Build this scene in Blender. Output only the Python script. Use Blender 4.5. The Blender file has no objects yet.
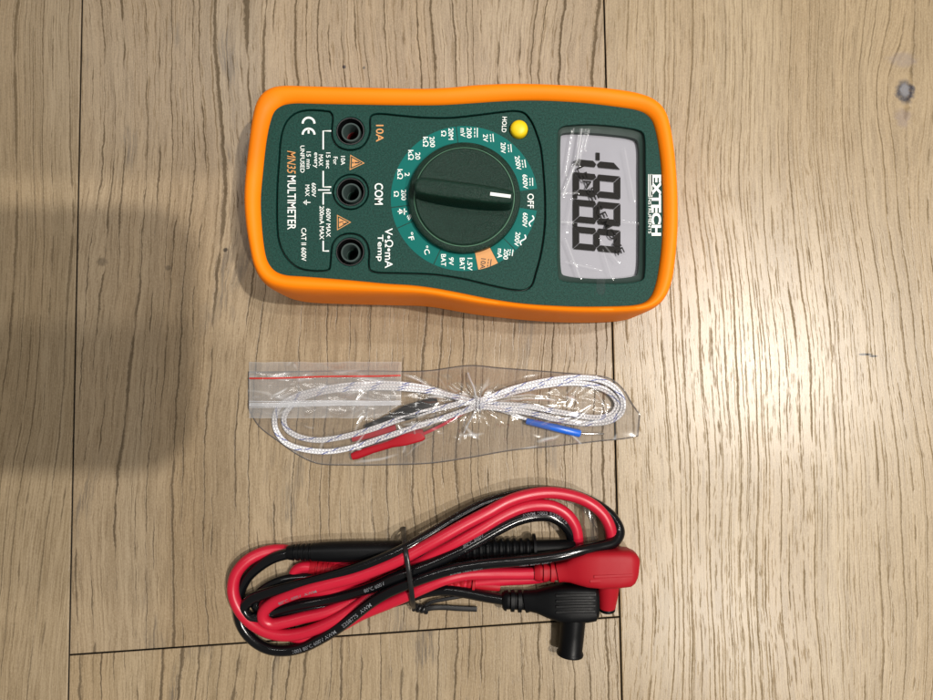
import bpy, math, random
from mathutils import Vector, Matrix, noise
random.seed(7)
SC = bpy.context.scene
COL = SC.collection
PX = 0.0004                       # one length step: 0.4 mm
TH = math.atan(42/700.0)
DH = 700.0                        # camera height in steps (28 cm)
cT, sT = math.cos(TH), math.sin(TH)

def P(u, v, z=0.0):
    """where the sight line through photo point (u,v) meets height z (steps); metres"""
    dx, dy = (u-466.5)/700.0, (350.0-v)/700.0
    yy = dy*cT + sT
    zz = dy*sT - cT
    t = (DH - z)/(-zz)
    return Vector((dx*t, yy*t, z))*PX

# ------------------------------------------------------------------ nodes
class NT:
    def __init__(s, name):
        s.m = bpy.data.materials.new(name); s.m.use_nodes = True
        s.t = s.m.node_tree; s.t.nodes.clear()
        s.out = s.t.nodes.new('ShaderNodeOutputMaterial')
    def n(s, kind, **kw):
        nd = s.t.nodes.new(kind)
        for k, v in kw.items():
            setattr(nd, k, v)
        return nd
    def put(s, sock, v):
        if isinstance(v, bpy.types.NodeSocket): s.t.links.new(v, sock)
        elif v is not None: sock.default_value = v
    def math(s, op, a, b=None, c=None, clamp=False):
        nd = s.n('ShaderNodeMath', operation=op); nd.use_clamp = clamp
        s.put(nd.inputs[0], a)
        if b is not None: s.put(nd.inputs[1], b)
        if c is not None: s.put(nd.inputs[2], c)
        return nd.outputs[0]
    def add(s, a, b): return s.math('ADD', a, b)
    def sub(s, a, b): return s.math('SUBTRACT', a, b)
    def mul(s, a, b): return s.math('MULTIPLY', a, b)
    def step(s, x, lo, hi):        # smoothstep lo..hi
        nd = s.n('ShaderNodeMapRange', interpolation_type='SMOOTHSTEP')
        s.put(nd.inputs['Value'], x); nd.inputs['From Min'].default_value = lo; nd.inputs['From Max'].default_value = hi
        return nd.outputs['Result']
    def xyz(s, x, y, z=0.0):
        nd = s.n('ShaderNodeCombineXYZ'); s.put(nd.inputs[0], x); s.put(nd.inputs[1], y); s.put(nd.inputs[2], z)
        return nd.outputs[0]
    def noise(s, vec, scale=1.0, detail=2.0, rough=0.5):
        nd = s.n('ShaderNodeTexNoise'); s.put(nd.inputs['Vector'], vec)
        nd.inputs['Scale'].default_value = scale; nd.inputs['Detail'].default_value = detail; nd.inputs['Roughness'].default_value = rough
        return nd.outputs['Fac']
    def mix(s, f, a, b):
        nd = s.n('ShaderNodeMix', data_type='RGBA'); s.put(nd.inputs['Factor'], f)
        s.put(nd.inputs['A'], a if isinstance(a, bpy.types.NodeSocket) else (*a, 1)); s.put(nd.inputs['B'], b if isinstance(b, bpy.types.NodeSocket) else (*b, 1))
        return nd.outputs['Result']
    def obj(s):
        return s.n('ShaderNodeTexCoord').outputs['Object']
    def bsdf(s, col, rough=0.5, spec=0.5, bump=None, bstr=0.3, bdist=0.0002, **kw):
        b = s.n('ShaderNodeBsdfPrincipled')
        s.put(b.inputs['Base Color'], col if isinstance(col, bpy.types.NodeSocket) else (*col, 1))
        s.put(b.inputs['Roughness'], rough); s.put(b.inputs['Specular IOR Level'], spec)
        for k, v in kw.items(): s.put(b.inputs[k.replace('_', ' ')], v)
        if bump is not None:
            bn = s.n('ShaderNodeBump'); bn.inputs['Strength'].default_value = bstr; bn.inputs['Distance'].default_value = bdist
            s.put(bn.inputs['Height'], bump); s.put(b.inputs['Normal'], bn.outputs[0])
        s.t.links.new(b.outputs[0], s.out.inputs[0])
        return b

def plastic(name, col, rough, var=0.06, grain=9000, bstr=0.15, spec=0.5, **kw):
    t = NT(name); o = t.obj()
    n1 = t.noise(o, 60, 3); n2 = t.noise(o, grain, 2)
    dark = tuple(c*(1-var) for c in col); lite = tuple(min(1, c*(1+var)) for c in col)
    c = t.mix(n1, dark, lite)
    r = t.math('MULTIPLY_ADD', t.noise(o, 250, 3), 0.12, rough-0.06)
    t.bsdf(c, r, spec, n2, bstr, 0.00006, **kw)
    return t.m

M = {}
M['orange'] = plastic('orange_rubber', (0.93, 0.225, 0.001), 0.55, 0.04, 1600, 0.30, 0.22)
M['case'] = plastic('dark_green_plastic', (0.003, 0.024, 0.017), 0.6)
M['black'] = plastic('black_plastic', (0.006, 0.006, 0.007), 0.42, 0.1)
M['blackpvc'] = plastic('black_cable_sheath', (0.003, 0.0033, 0.0042), 0.17, 0.1, 3000, 0.04, 0.5)
M['redpvc'] = plastic('red_cable_sheath', (0.46, 0.009, 0.030), 0.34, 0.08, 3000, 0.08, 0.45)
M['redplug'] = plastic('red_plug_plastic', (0.32, 0.006, 0.014), 0.5, 0.05, 3000, 0.3, 0.2)
M['blackplug'] = plastic('black_plug_plastic', (0.003, 0.0033, 0.004), 0.40, 0.1, 3000, 0.3, 0.16)
M['white'] = plastic('white_print', (0.80, 0.84, 0.82), 0.5, 0.02)
M['cableprint'] = plastic('cable_print', (0.17, 0.18, 0.20), 0.5, 0.2, 3000)
M['orangeprint'] = plastic('orange_print', (0.60, 0.28, 0.09), 0.55, 0.03)
M['blackprint'] = plastic('black_print', (0.012, 0.012, 0.012), 0.5, 0.1)
M['teal'] = plastic('teal_print', (0.001, 0.125, 0.110), 0.5, 0.06, 1500, 0.5, 0.13)
M['jackring'] = plastic('jack_ring_plastic', (0.035, 0.055, 0.052), 0.5, spec=.3)
M['yellow'] = plastic('yellow_button_plastic', (0.78, 0.56, 0.004), 0.45, 0.03)
M['blue'] = plastic('blue_sleeve', (0.012, 0.12, 0.60), 0.3, 0.08)
M['tie'] = plastic('black_tie_plastic', (0.010, 0.010, 0.011), 0.3, 0.1)
M['lcdink'] = plastic('lcd_ink', (0.008, 0.007, 0.006), 0.6, 0.1, spec=0.1)
M['metal'] = plastic('nickel_contact', (0.55, 0.52, 0.5), 0.25, 0.05, Metallic=1.0)
M['phone'] = plastic('phone_shell', (0.02, 0.02, 0.022), 0.35)

def green_face():
    t = NT('textured_green_plastic'); o = t.obj()
    sp = t.noise(o, 1500, 4, 0.8)
    big = t.noise(o, 40, 2)
    c = t.mix(t.step(sp, 0.34, 0.68), (0.002, 0.027, 0.020), (0.009, 0.066, 0.052))
    c = t.mix(t.mul(big, 0.25), c, (0.006, 0.034, 0.031))
    t.bsdf(c, 0.5, 0.20, sp, 0.8, 0.00025)
    return t.m
M['green'] = green_face()
def knob_mat():
    t = NT('knob_plastic'); o = t.obj()
    sp = t.noise(o, 1500, 4, 0.8)
    c = t.mix(t.step(sp, 0.4, 0.7), (0.001, 0.017, 0.010), (0.005, 0.036, 0.024))
    t.bsdf(c, 0.34, 0.30, sp, 1.0, 0.00035)
    return t.m
M['knob'] = knob_mat()
def lcd_mat():
    t = NT('lcd_glass_grey'); o = t.obj()
    c = t.mix(t.noise(o, 60, 2), (0.29, 0.29, 0.325), (0.37, 0.37, 0.41))
    t.bsdf(c, 0.4, 0.3, t.noise(o, 2600, 2), 0.05, 0.0001)
    return t.m
M['lcd'] = lcd_mat()

def film(name, tint, base_refl, rough, haze=0.0, hazecol=(0.8, 0.82, 0.85), scale=400, bstr=0.5, attr=None):
    t = NT(name); o = t.obj()
    bn = t.n('ShaderNodeBump'); bn.inputs['Strength'].default_value = bstr; bn.inputs['Distance'].default_value = 0.0004
    t.put(bn.inputs['Height'], t.noise(o, scale, 1, 0.5))
    tr = t.n('ShaderNodeBsdfTransparent'); tr.inputs[0].default_value = (*tint, 1)
    gl = t.n('ShaderNodeBsdfGlossy'); gl.inputs['Roughness'].default_value = rough; gl.inputs['Color'].default_value = (1, 1, 1, 1)
    t.put(gl.inputs['Normal'], bn.outputs[0])
    df = t.n('ShaderNodeBsdfDiffuse'); df.inputs[0].default_value = (*hazecol, 1); t.put(df.inputs['Normal'], bn.outputs[0])
    fr = t.n('ShaderNodeFresnel'); fr.inputs[0].default_value = 1.5; t.put(fr.inputs['Normal'], bn.outputs[0])
    f = t.math('MINIMUM', t.math('MULTIPLY_ADD', fr.outputs[0], 0.85, base_refl), .22)
    m1 = t.n('ShaderNodeMixShader'); m1.inputs[0].default_value = haze
    if attr:                       # fold lines: stress whitening, plus ceiling reflections painted in as haze
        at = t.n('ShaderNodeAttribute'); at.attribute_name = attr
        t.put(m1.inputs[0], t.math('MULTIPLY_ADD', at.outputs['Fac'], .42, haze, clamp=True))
    t.t.links.new(tr.outputs[0], m1.inputs[1]); t.t.links.new(df.outputs[0], m1.inputs[2])
    m2 = t.n('ShaderNodeMixShader'); t.put(m2.inputs[0], f)
    t.t.links.new(m1.outputs[0], m2.inputs[1]); t.t.links.new(gl.outputs[0], m2.inputs[2])
    t.t.links.new(m2.outputs[0], t.out.inputs[0])
    return t.m
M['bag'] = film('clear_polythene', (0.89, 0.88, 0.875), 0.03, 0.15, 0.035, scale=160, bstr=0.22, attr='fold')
M['seam'] = film('sealed_edge_polythene', (0.50, 0.46, 0.43), 0.04, 0.15, 0.06)
M['zip'] = film('milky_zip_polythene', (0.88, 0.88, 0.9), 0.05, 0.2, 0.32)
M['redline'] = film('red_zip_stripe', (0.85, 0.2, 0.15), 0.03, 0.3, 0.75, (0.55, 0.04, 0.03))
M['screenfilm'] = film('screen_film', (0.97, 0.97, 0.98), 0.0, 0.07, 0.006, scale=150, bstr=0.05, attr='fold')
M['clearcap'] = film('clear_cap_plastic', (0.78, 0.76, 0.72), 0.05, 0.08, 0.02, scale=90, bstr=0.2)

def braid():
    t = NT('white_braided_glass_fibre')
    uv = t.n('ShaderNodeUVMap').outputs[0]
    sp = t.n('ShaderNodeSeparateXYZ'); t.put(sp.inputs[0], uv); U, V = sp.outputs[0], sp.outputs[1]
    a = t.math('FRACT', t.add(t.mul(U, 1/3.2), t.mul(V, 2.0)))
    b = t.math('FRACT', t.sub(t.mul(U, 1/3.2), t.mul(V, 2.0)))
    h = t.math('MAXIMUM', t.math('ABSOLUTE', t.sub(a, 0.5)), t.math('ABSOLUTE', t.sub(b, 0.5)))
    s1 = t.math('FRACT', t.add(t.mul(U, 1/27.0), t.mul(t.math('PINGPONG', V, .5), .75)))
    tracer = t.math('LESS_THAN', s1, 0.10)
    c = t.mix(t.step(h, 0.2, 0.5), (0.42, 0.43, 0.47), (0.84, 0.84, 0.86))
    c = t.mix(t.mul(tracer, 0.85), c, (0.03, 0.06, 0.28))
    t.bsdf(c, 0.45, 0.5, h, 0.6, 0.0002)
    return t.m
M['braid'] = braid()

# ------------------------------------------------------------------ oak floor
def oak(name, spacing, linew, linestr, seed, dark, mid, lite, patch, knots, spots, porefreq, wig=3.5, ylen=.011, thr=.445):
    t = NT(name)
    sp = t.n('ShaderNodeSeparateXYZ'); t.put(sp.inputs[0], t.obj())
    x = t.mul(sp.outputs[0], 2500.0); y = t.mul(sp.outputs[1], 2500.0)
    # slow drift of the grain and small wiggle
    xx = t.add(x, t.mul(t.sub(t.noise(t.xyz(t.mul(x, .003), t.mul(y, .0018), seed), 1, 2), .5), 80))
    xx = t.add(xx, t.mul(t.sub(t.noise(t.xyz(t.mul(x, .06), t.mul(y, .035), seed+3), 1, 3, .6), .5), wig))
    kmask = None
    for (kx, ky, rx, ry, push) in knots:
        dx = t.sub(x, kx); dy = t.sub(y, ky)
        q = t.add(t.math('POWER', t.math('ABSOLUTE', t.mul(dx, 1.0/rx)), 2.0), t.math('POWER', t.math('ABSOLUTE', t.mul(dy, 1.0/ry)), 2.0))
        g = t.math('DIVIDE', 1.0, t.add(q, 1.0))
        xx = t.sub(xx, t.mul(t.mul(dx, g), push))
        # rings round the knot
    def fib(fx, fy, z, det=2, r=.5): return t.noise(t.xyz(t.mul(xx, fx), t.mul(y, fy), seed+z), 1, det, r)
    # growth-ring lines made of broken open pores
    def family(sp_, w_, z, ylen, thr, drift):
        ph = t.add(t.mul(xx, 1.0/sp_), t.mul(fib(.02, .0006, z, 2), drift))
        fr = t.math('FRACT', ph); fl = t.math('FLOOR', ph)
        wn = t.n('ShaderNodeTexWhiteNoise', noise_dimensions='2D'); t.put(wn.inputs['Vector'], t.xyz(fl, seed+z))
        rnd = wn.outputs['Value']
        cen = t.math('MULTIPLY_ADD', rnd, .34, .33)
        dist = t.mul(t.math('ABSOLUTE', t.sub(fr, cen)), sp_)
        bk = t.noise(t.xyz(t.mul(fl, 7.31), t.mul(y, ylen), seed+z+5), 1, 3, .65)
        ragged = t.mul(t.math('POWER', t.noise(t.xyz(t.mul(xx, .75), t.mul(y, .20), seed+z+9), 1, 4, .8), 1.6), w_*3.0)
        wv = t.mul(t.step(t.add(bk, t.mul(t.sub(rnd, .5), .24)), thr-.06, thr+.12), ragged)
        nd = t.math('SUBTRACT', wv, dist)
        m_ = t.step(nd, -.42, .42)
        return t.mul(m_, t.step(t.add(bk, t.mul(t.sub(rnd, .5), .24)), thr-.08, thr+.02))
    line = family(spacing, linew, 11, ylen, thr, 4.0)
    line2 = family(spacing*.46, linew*.55, 17, .035, .52, 5.0)
    pn = t.noise(t.xyz(t.mul(xx, porefreq), t.mul(y, porefreq*.085), seed+21), 1, 2, .6)
    zone = t.step(fib(.03, .002, 31, 2), .35, .62)
    pores = t.mul(t.step(pn, .58, .70), t.math('MULTIPLY_ADD', zone, .8, .2))
    fine = fib(.62, .018, 41, 4, .75)
    fine2 = t.noise(t.xyz(t.mul(x, .70), t.mul(y, .40), seed+51), 1, 3, .85)
    med = fib(.10, .004, 45, 4, .65)
    broad = fib(.016, .0012, 61, 3)
    c = t.mix(t.step(broad, .32, .68), mid, lite)
    c = t.mix(t.mul(t.step(med, .40, .66), .55), c, dark)
    c = t.mix(t.mul(t.step(fine, .42, .66), .62), c, (dark[0]*.72, dark[1]*.68, dark[2]*.62))
    c = t.mix(t.mul(t.step(fine2, .50, .72), .45), c, (min(1, lite[0]*1.28), min(1, lite[1]*1.3), min(1, lite[2]*1.36)))
    c = t.mix(t.mul(t.math('SUBTRACT', 1.0, t.step(fine2, .30, .46)), .40), c, (dark[0]*.6, dark[1]*.55, dark[2]*.5))
    if patch:
        pm = t.mul(t.step(fib(.022, .0065, 71, 3, .6), .58, .68), t.step(fib(.5, .02, 75, 3, .7), .40, .58))
        c = t.mix(t.mul(pm, patch), c, (0.10, 0.085, 0.07))
    c = t.mix(t.mul(pores, .34), c, (0.14, 0.105, 0.07))
    c = t.mix(t.mul(line2, linestr*.6), c, (0.085, 0.06, 0.038))
    c = t.mix(t.mul(line, linestr), c, (0.055, 0.04, 0.026))
    hgt = t.sub(t.mul(fine, .30), t.add(t.mul(line, 1.2), t.add(t.mul(pores, .5), t.mul(line2, .8))))
    for (kx, ky, rx, ry, colr, st) in spots:
        dx = t.mul(t.add(t.sub(x, kx), t.mul(t.sub(t.noise(t.xyz(t.mul(x, .15), t.mul(y, .15), 4.0), 1, 3), .5), rx*1.3)), 1.0/rx)
        dy = t.mul(t.sub(y, ky), 1.0/ry)
        q = t.math('SQRT', t.add(t.mul(dx, dx), t.mul(dy, dy)))
        mk = t.mul(t.math('SUBTRACT', 1.0, t.step(q, .55, 1.15)), st)
        mk = t.mul(mk, t.math('MULTIPLY_ADD', t.noise(t.xyz(t.mul(x, .5), t.mul(y, .3), 2.0), 1, 3, .7), 1.2, .35))
        c = t.mix(t.math('MINIMUM', mk, 1.0), c, colr)
    hgt = t.add(hgt, t.mul(fine2, .35))
    rough = t.math('MULTIPLY_ADD', fine2, .18, .225)
    t.bsdf(c, rough, t.mul(t.math('SUBTRACT', 1.0, t.math('MAXIMUM', line, t.math('MAXIMUM', line2, pores))), .46), hgt, 0.35, 0.00014)
    return t.m

def g(u, v):
    p = P(u, v, 0)/PX; return p.x, p.y
GREYK = (0.10, 0.095, 0.10)
k1 = g(905, 92); k2 = g(903, 60); k3 = g(903, 118); ck = g(868, 355)
sa = g(102, 262); sb = g(168, 268); sc_ = g(225, 250); sd = g(344, 67); se = g(364, 68)
pa = g(322, 22); pb = g(408, 18); pc = g(300, 70); ph_ = g(880, 250)
M['oak_a'] = oak('limed_oak_left_board', 12.5, .68, .54, 3.0, (.212, .156, .090), (.284, .210, .125), (.328, .256, .166), 0, [], [], .42, 3.0, .016, .47)  # left, middle and lower boards darkened in colour for weaker lamplight there
M['oak_b'] = oak('limed_oak_middle_board', 14.0, .88, .68, 9.0, (.228, .168, .102), (.312, .231, .141), (.365, .288, .194), .6,
    [(sa[0], sa[1], 16, 22, .4)],
    [(sa[0], sa[1], 6, 5, (.06, .045, .03), .5), (sb[0], sb[1], 3.5, 3, (.05, .04, .03), .5), (sc_[0], sc_[1], 2.5, 2.5, (.04, .03, .02), 1.0),
     (sd[0], sd[1], 2.2, 2.2, (.03, .02, .02), 1.0), (se[0], se[1], 1.8, 1.8, (.05, .04, .03), .8)], .36, 6.0)
M['oak_c'] = oak('limed_oak_right_board', 9.5, .52, .44, 21.0, (.25, .187, .109), (.332, .247, .146), (.378, .295, .187), 0,
    [(k1[0], k1[1], 30, 70, 0.75)],
    [(k1[0], k1[1], 15, 22, (.36, .27, .16), .75), (k1[0], k1[1], 10.5, 14, (.05, .045, .05), 1.0), (k1[0], k1[1]+2, 5, 8, (.22, .22, .24), .7), (k3[0], k3[1], 9, 11, (.22, .17, .15), .55), (k2[0], k2[1], 16, 9, (.23, .19, .17), .5),
     (ck[0]-3, ck[1]+.6, 7, 1.2, (.02, .014, .008), 1.6), (ck[0]+5, ck[1]-1.2, 5, 1.1, (.02, .014, .008), 1.6)], .44, 3.0, .020, .48)
M['oak_d'] = oak('limed_oak_lower_board', 15.0, .92, .66, 33.0, (.238, .178, .106), (.325, .242, .147), (.374, .294, .194), .7, [], [], .40, 6.0)
M['gap'] = plastic('dark_joint', (0.02, 0.014, 0.009), 0.8)

# ------------------------------------------------------------------ mesh helpers
class MB:
    def __init__(s): s.v = []; s.f = []; s.mi = []; s.uv = None
    def addv(s, p): s.v.append(Vector(p)); return len(s.v)-1
    def face(s, ids, mi=0): s.f.append(tuple(ids)); s.mi.append(mi)
    def mesh(s, vs, fs, mi=0):
        b = len(s.v); s.v += [Vector(p) for p in vs]
        for f in fs: s.face([b+i for i in f], mi)
    def rings(s, rings, cap0=True, cap1=True, mi=0, closed=False):
        n = len(rings[0]); b = len(s.v)
        for r in rings:
            for p in r: s.v.append(Vector(p))
        m = len(rings)
        for k in range(m if closed else m-1):
            k2 = (k+1) % m
            for i in range(n):
                j = (i+1) % n
                s.face((b+k*n+i, b+k*n+j, b+k2*n+j, b+k2*n+i), mi)
        if cap0: s.face([b+i for i in range(n)][::-1], mi)
        if cap1: s.face([b+(m-1)*n+i for i in range(n)], mi)
    def build(s, name, mats, parent=None, smooth=True, org=None, sharp=40, uv=None):
        o0 = Vector(parent['_o']) if parent is not None else Vector(org or (0, 0, 0))
        me = bpy.data.meshes.new(name)
        me.from_pydata([v-o0 for v in s.v], [], s.f)
        if not isinstance(mats, (list, tuple)): mats = [mats]
        for m in mats: me.materials.append(m)
        for p, mi in zip(me.polygons, s.mi): p.material_index = mi; p.use_smooth = smooth
        if s.uv:
            L = me.uv_layers.new(name='UVMap')
            for lp in me.loops: L.data[lp.index].uv = s.uv[lp.vertex_index]
        me.validate(); me.update()
        if smooth: me.set_sharp_from_angle(angle=math.radians(sharp))
        o = bpy.data.objects.new(name, me); COL.objects.link(o)
        if parent is not None:
            o['_o'] = tuple(parent['_o']); o.parent = parent
        else: o.location = o0; o['_o'] = tuple(o0)
        return o

def thing(name, label, cat, loc, group=None):
    o = bpy.data.objects.new(name, None); COL.objects.link(o)
    o.empty_display_size = .01; o.location = loc; o['_o'] = tuple(loc)
    o['label'] = label; o['category'] = cat
    if group: o['group'] = group
    return o

def catmull(pts, closed=False, per=12):
    pts = [Vector(p) for p in pts]; n = len(pts); out = []
    rng = n if closed else n-1
    for i in range(rng):
        if closed: p0, p1, p2, p3 = pts[i-1], pts[i], pts[(i+1) % n], pts[(i+2) % n]
        else: p0, p1, p2, p3 = pts[max(i-1, 0)], pts[i], pts[i+1], pts[min(i+2, n-1)]
        # centripetal form
        def tj(t, a, b): return t+max((b-a).length, 1e-9)**.5
        t0 = 0.0; t1 = tj(t0, p0, p1); t2 = tj(t1, p1, p2); t3 = tj(t2, p2, p3)
        if p0 == p1: t1 = t0+1e-5; t2 = tj(t1, p1, p2); t3 = tj(t2, p2, p3)
        if p2 == p3: t3 = t2+1e-5
        for k in range(per):
            t = t1+(t2-t1)*k/per
            A1 = p0*((t1-t)/(t1-t0))+p1*((t-t0)/(t1-t0)) if p0 != p1 else p1
            A2 = p1*((t2-t)/(t2-t1))+p2*((t-t1)/(t2-t1))
            A3 = p2*((t3-t)/(t3-t2))+p3*((t-t2)/(t3-t2)) if p2 != p3 else p2
            B1 = A1*((t2-t)/(t2-t0))+A2*((t-t0)/(t2-t0))
            B2 = A2*((t3-t)/(t3-t1))+A3*((t-t1)/(t3-t1))
            out.append(B1*((t2-t)/(t2-t1))+B2*((t-t1)/(t2-t1)))
    if not closed: out.append(pts[-1])
    return out

def resample(pts, step, closed=False):
    q = list(pts)+([pts[0]] if closed else [])
    L = [0.0]
    for a, b in zip(q, q[1:]): L.append(L[-1]+(b-a).length)
    n = max(2, int(round(L[-1]/step))); out = []; j = 0
    for i in range(n+(0 if closed else 1)):
        s = L[-1]*i/n
        while j < len(L)-2 and L[j+1] < s: j += 1
        f = (s-L[j])/max(L[j+1]-L[j], 1e-12)
        out.append(q[j].lerp(q[j+1], min(1, f)))
    return out

def path(pxpts, step=2.2):
    """pxpts: (u,v,z) -> smooth world polyline"""
    return resample(catmull([P(*p) for p in pxpts]), step*PX)

def frames(pts):
    fr = []; n = len(pts)
    for i in range(n):
        T = (pts[min(i+1, n-1)]-pts[max(i-1, 0)]).normalized()
        S = Vector((0, 0, 1)).cross(T)
        if S.length < 1e-4: S = Vector((1, 0, 0))
        S.normalize(); fr.append((T, S, T.cross(S).normalized()))
    return fr

def tube(mb, pts, r, seg=14, rfun=None, mi=0, caps=True):
    """r in steps; parallel-transported rings; fills uv (length in steps, turn)"""
    n = len(pts); T0 = (pts[1]-pts[0]).normalized()
    S = Vector((0, 0, 1)).cross(T0)
    if S.length < 1e-4: S = Vector((1, 0, 0))
    S.normalize(); rings = []; s = 0.0
    if mb.uv is None: mb.uv = []
    for i in range(n):
        T = (pts[min(i+1, n-1)]-pts[max(i-1, 0)]).normalized()
        S = (S-T*S.dot(T)).normalized(); B = T.cross(S)
        if i: s += (pts[i]-pts[i-1]).length/PX
        rr = (rfun(i/(n-1)) if rfun else r)*PX
        rings.append([pts[i]+(S*math.cos(a)+B*math.sin(a))*rr for a in [2*math.pi*k/seg for k in range(seg)]])
        mb.uv += [(s, k/seg) for k in range(seg)]
    mb.rings(rings, caps, caps, mi)

def lathe(mb, base, prof, seg=48, axis=(0, 0, 1), mi=0, cap0=True, cap1=True, rs=1.0):
    """prof: [(r,h)] in steps along axis from base (world)"""
    prof = [(r*rs, h) for r, h in prof]
    A = Vector(axis).normalized(); S = A.orthogonal().normalized(); B = A.cross(S)
    rings = []
    for r, h in prof:
        c = base+A*(h*PX)
        rings.append([c+(S*math.cos(a)+B*math.sin(a))*(r*PX) for a in [2*math.pi*k/seg for k in range(seg)]])
    mb.rings(rings, cap0, cap1, mi)

def loft(mb, stations, seg=28, mi=0):
    """stations: (centre world, half_w, half_h (steps), exponent); section plane is normal to the path"""
    pts = [s[0] for s in stations]; fr = frames(pts); rings = []
    for (c, hw, hh, ex), (T, S, U) in zip(stations, fr):
        ring = []
        for k in range(seg):
            a = 2*math.pi*(k+.5)/seg; ca, sa_ = math.cos(a), math.sin(a)
            ring.append(c+S*(hw*PX*math.copysign(abs(ca)**(2/ex), ca))+U*(hh*PX*math.copysign(abs(sa_)**(2/ex), sa_)))
        rings.append(ring)
    mb.rings(rings, True, True, mi)

def curve_mesh(splines, half, bev, z):
    """flat plate from closed XY outlines (first outer, rest holes), centred on height z (world units)"""
    cu = bpy.data.curves.new('tmp', 'CURVE'); cu.dimensions = '2D'; cu.fill_mode = 'BOTH'
    cu.extrude = max(half-bev, 0); cu.bevel_depth = bev; cu.bevel_resolution = 2; cu.offset = -bev
    for sp in splines:
        s = cu.splines.new('POLY'); s.points.add(len(sp)-1)
        for i, p in enumerate(sp): s.points[i].co = (p[0], p[1], 0, 1)
        s.use_cyclic_u = True
    o = bpy.data.objects.new('tmp', cu); COL.objects.link(o)
    dg = bpy.context.evaluated_depsgraph_get(); dg.update()
    me = bpy.data.meshes.new_from_object(o.evaluated_get(dg))
    vs = [v.co+Vector((0, 0, z)) for v in me.vertices]; fs = [tuple(p.vertices) for p in me.polygons]
    bpy.data.objects.remove(o); bpy.data.curves.remove(cu); bpy.data.meshes.remove(me)
    return vs, fs

_tc = {}
def glyphs(s, bold=0.0, shear=0.0):
    key = (s, bold, shear)
    if key in _tc: return _tc[key]
    cu = bpy.data.curves.new('tmp', 'FONT'); cu.body = s; cu.size = 1; cu.offset = bold; cu.shear = shear; cu.resolution_u = 4
    cu.fill_mode = 'FRONT'
    o = bpy.data.objects.new('tmp', cu); COL.objects.link(o)
    dg = bpy.context.evaluated_depsgraph_get(); dg.update()
    me = bpy.data.meshes.new_from_object(o.evaluated_get(dg))
    vs = [(v.co.x, v.co.y) for v in me.vertices]; fs = [tuple(p.vertices) for p in me.polygons]
    bpy.data.objects.remove(o); bpy.data.curves.remove(cu); bpy.data.meshes.remove(me)
    x0 = min(v[0] for v in vs); x1 = max(v[0] for v in vs); y0 = min(v[1] for v in vs); y1 = max(v[1] for v in vs)
    _tc[key] = ([((x-x0)/(x1-x0)-.5, (y-y0)/(y1-y0)-.5) for x, y in vs], fs, (x1-x0)/(y1-y0))
    return _tc[key]

def txt(mb, s, u, v, cap, length=None, ang=0.0, z=81.0, bold=0.012, shear=0.0, mi=0):
    """text centred on (u,v); reads down the picture, tops to the right; ang turns it clockwise"""
    vs, fs, ar = glyphs(s, bold, shear)
    if length is None: length = cap*ar
    a = math.radians(90+ang); rd = (math.cos(a), math.sin(a)); up = (rd[1], -rd[0])
    pts = [P(u+rd[0]*x*length+up[0]*y*cap, v+rd[1]*x*length+up[1]*y*cap, z) for x, y in vs]
    mb.mesh(pts, fs, mi)

def strip(mb, pxs, w, z, mi=0, closed=False):
    """flat line of width w (steps) through px points at height z"""
    pts = [P(a, b, z) for a, b in pxs]; n = len(pts)
    L = []; R = []
    for i in range(n):
        a = pts[(i-1) % n] if (closed or i) else pts[0]; b = pts[(i+1) % n] if (closed or i < n-1) else pts[-1]
        T = (b-a).normalized(); S = Vector((-T.y, T.x, 0))*(w*.5*PX)
        L.append(pts[i]+S); R.append(pts[i]-S)
    b0 = len(mb.v); mb.v += L+R
    for i in range(n if closed else n-1):
        j = (i+1) % n; mb.face((b0+i, b0+n+i, b0+n+j, b0+j), mi)

def poly(mb, pxs, z, mi=0):
    b = len(mb.v); mb.v += [P(a, c, z) for a, c in pxs]; ids = [b+i for i in range(len(pxs))]
    mb.face(ids[::-1], mi)

def circ(u, v, r, z, n=64):
    c = P(u, v, z); k = r*PX
    return [c+Vector((math.cos(2*math.pi*i/n), math.sin(2*math.pi*i/n), 0))*k for i in range(n)]

# ------------------------------------------------------------------ floor (real boards with open joints)
def board(mb, quad, mi, th=30):
    b = 1.1*PX; n = len(quad)
    c = sum((Vector(q) for q in quad), Vector())/n
    def inset(d):
        out = []
        for i in range(n):
            p0, p1, p2 = Vector(quad[i-1]), Vector(quad[i]), Vector(quad[(i+1) % n])
            e1 = (p1-p0).normalized(); e2 = (p2-p1).normalized()
            n1 = Vector((-e1.y, e1.x, 0)); n2 = Vector((-e2.y, e2.x, 0))
            bis = (n1+n2); bis = bis/(bis.length_squared)*2
            out.append(p1+bis*d)
        return out
    gap = .72*PX
    lo = [p+Vector((0, 0, -th*PX)) for p in inset(gap)]
    r1 = [p+Vector((0, 0, -.8*PX)) for p in inset(gap)]
    r2 = [p+Vector((0, 0, -.25*PX)) for p in inset(gap+.3*PX)]
    r3 = inset(gap+b)
    mb.rings([lo, r1], False, False, 4); mb.rings([r1, r2, r3], False, True, mi)
def online(a, b, y):
    f = (y-a.y)/(b.y-a.y); return Vector((a.x+(b.x-a.x)*f, y, 0))
la, lb = P(82, 0), P(68, 700); ra, rb = P(604, 0), P(622, 700); ja, jb = P(68, 655), P(622, 617)
W = 0.62
mb = MB()
yT, yB = 1.2, -1.2
mb_b = board
jl = online(la, lb, ja.y); jr = online(ra, rb, jb.y)
lt, lbm = online(la, lb, yT), online(la, lb, yB); rt, rbm = online(ra, rb, yT), online(ra, rb, yB)
pw = (rt-lt).length
board(mb, [jl, jr, rt, lt], 1)
board(mb, [lbm, rbm, jr, jl], 3)
sh = Vector((pw, 0, 0))
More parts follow.
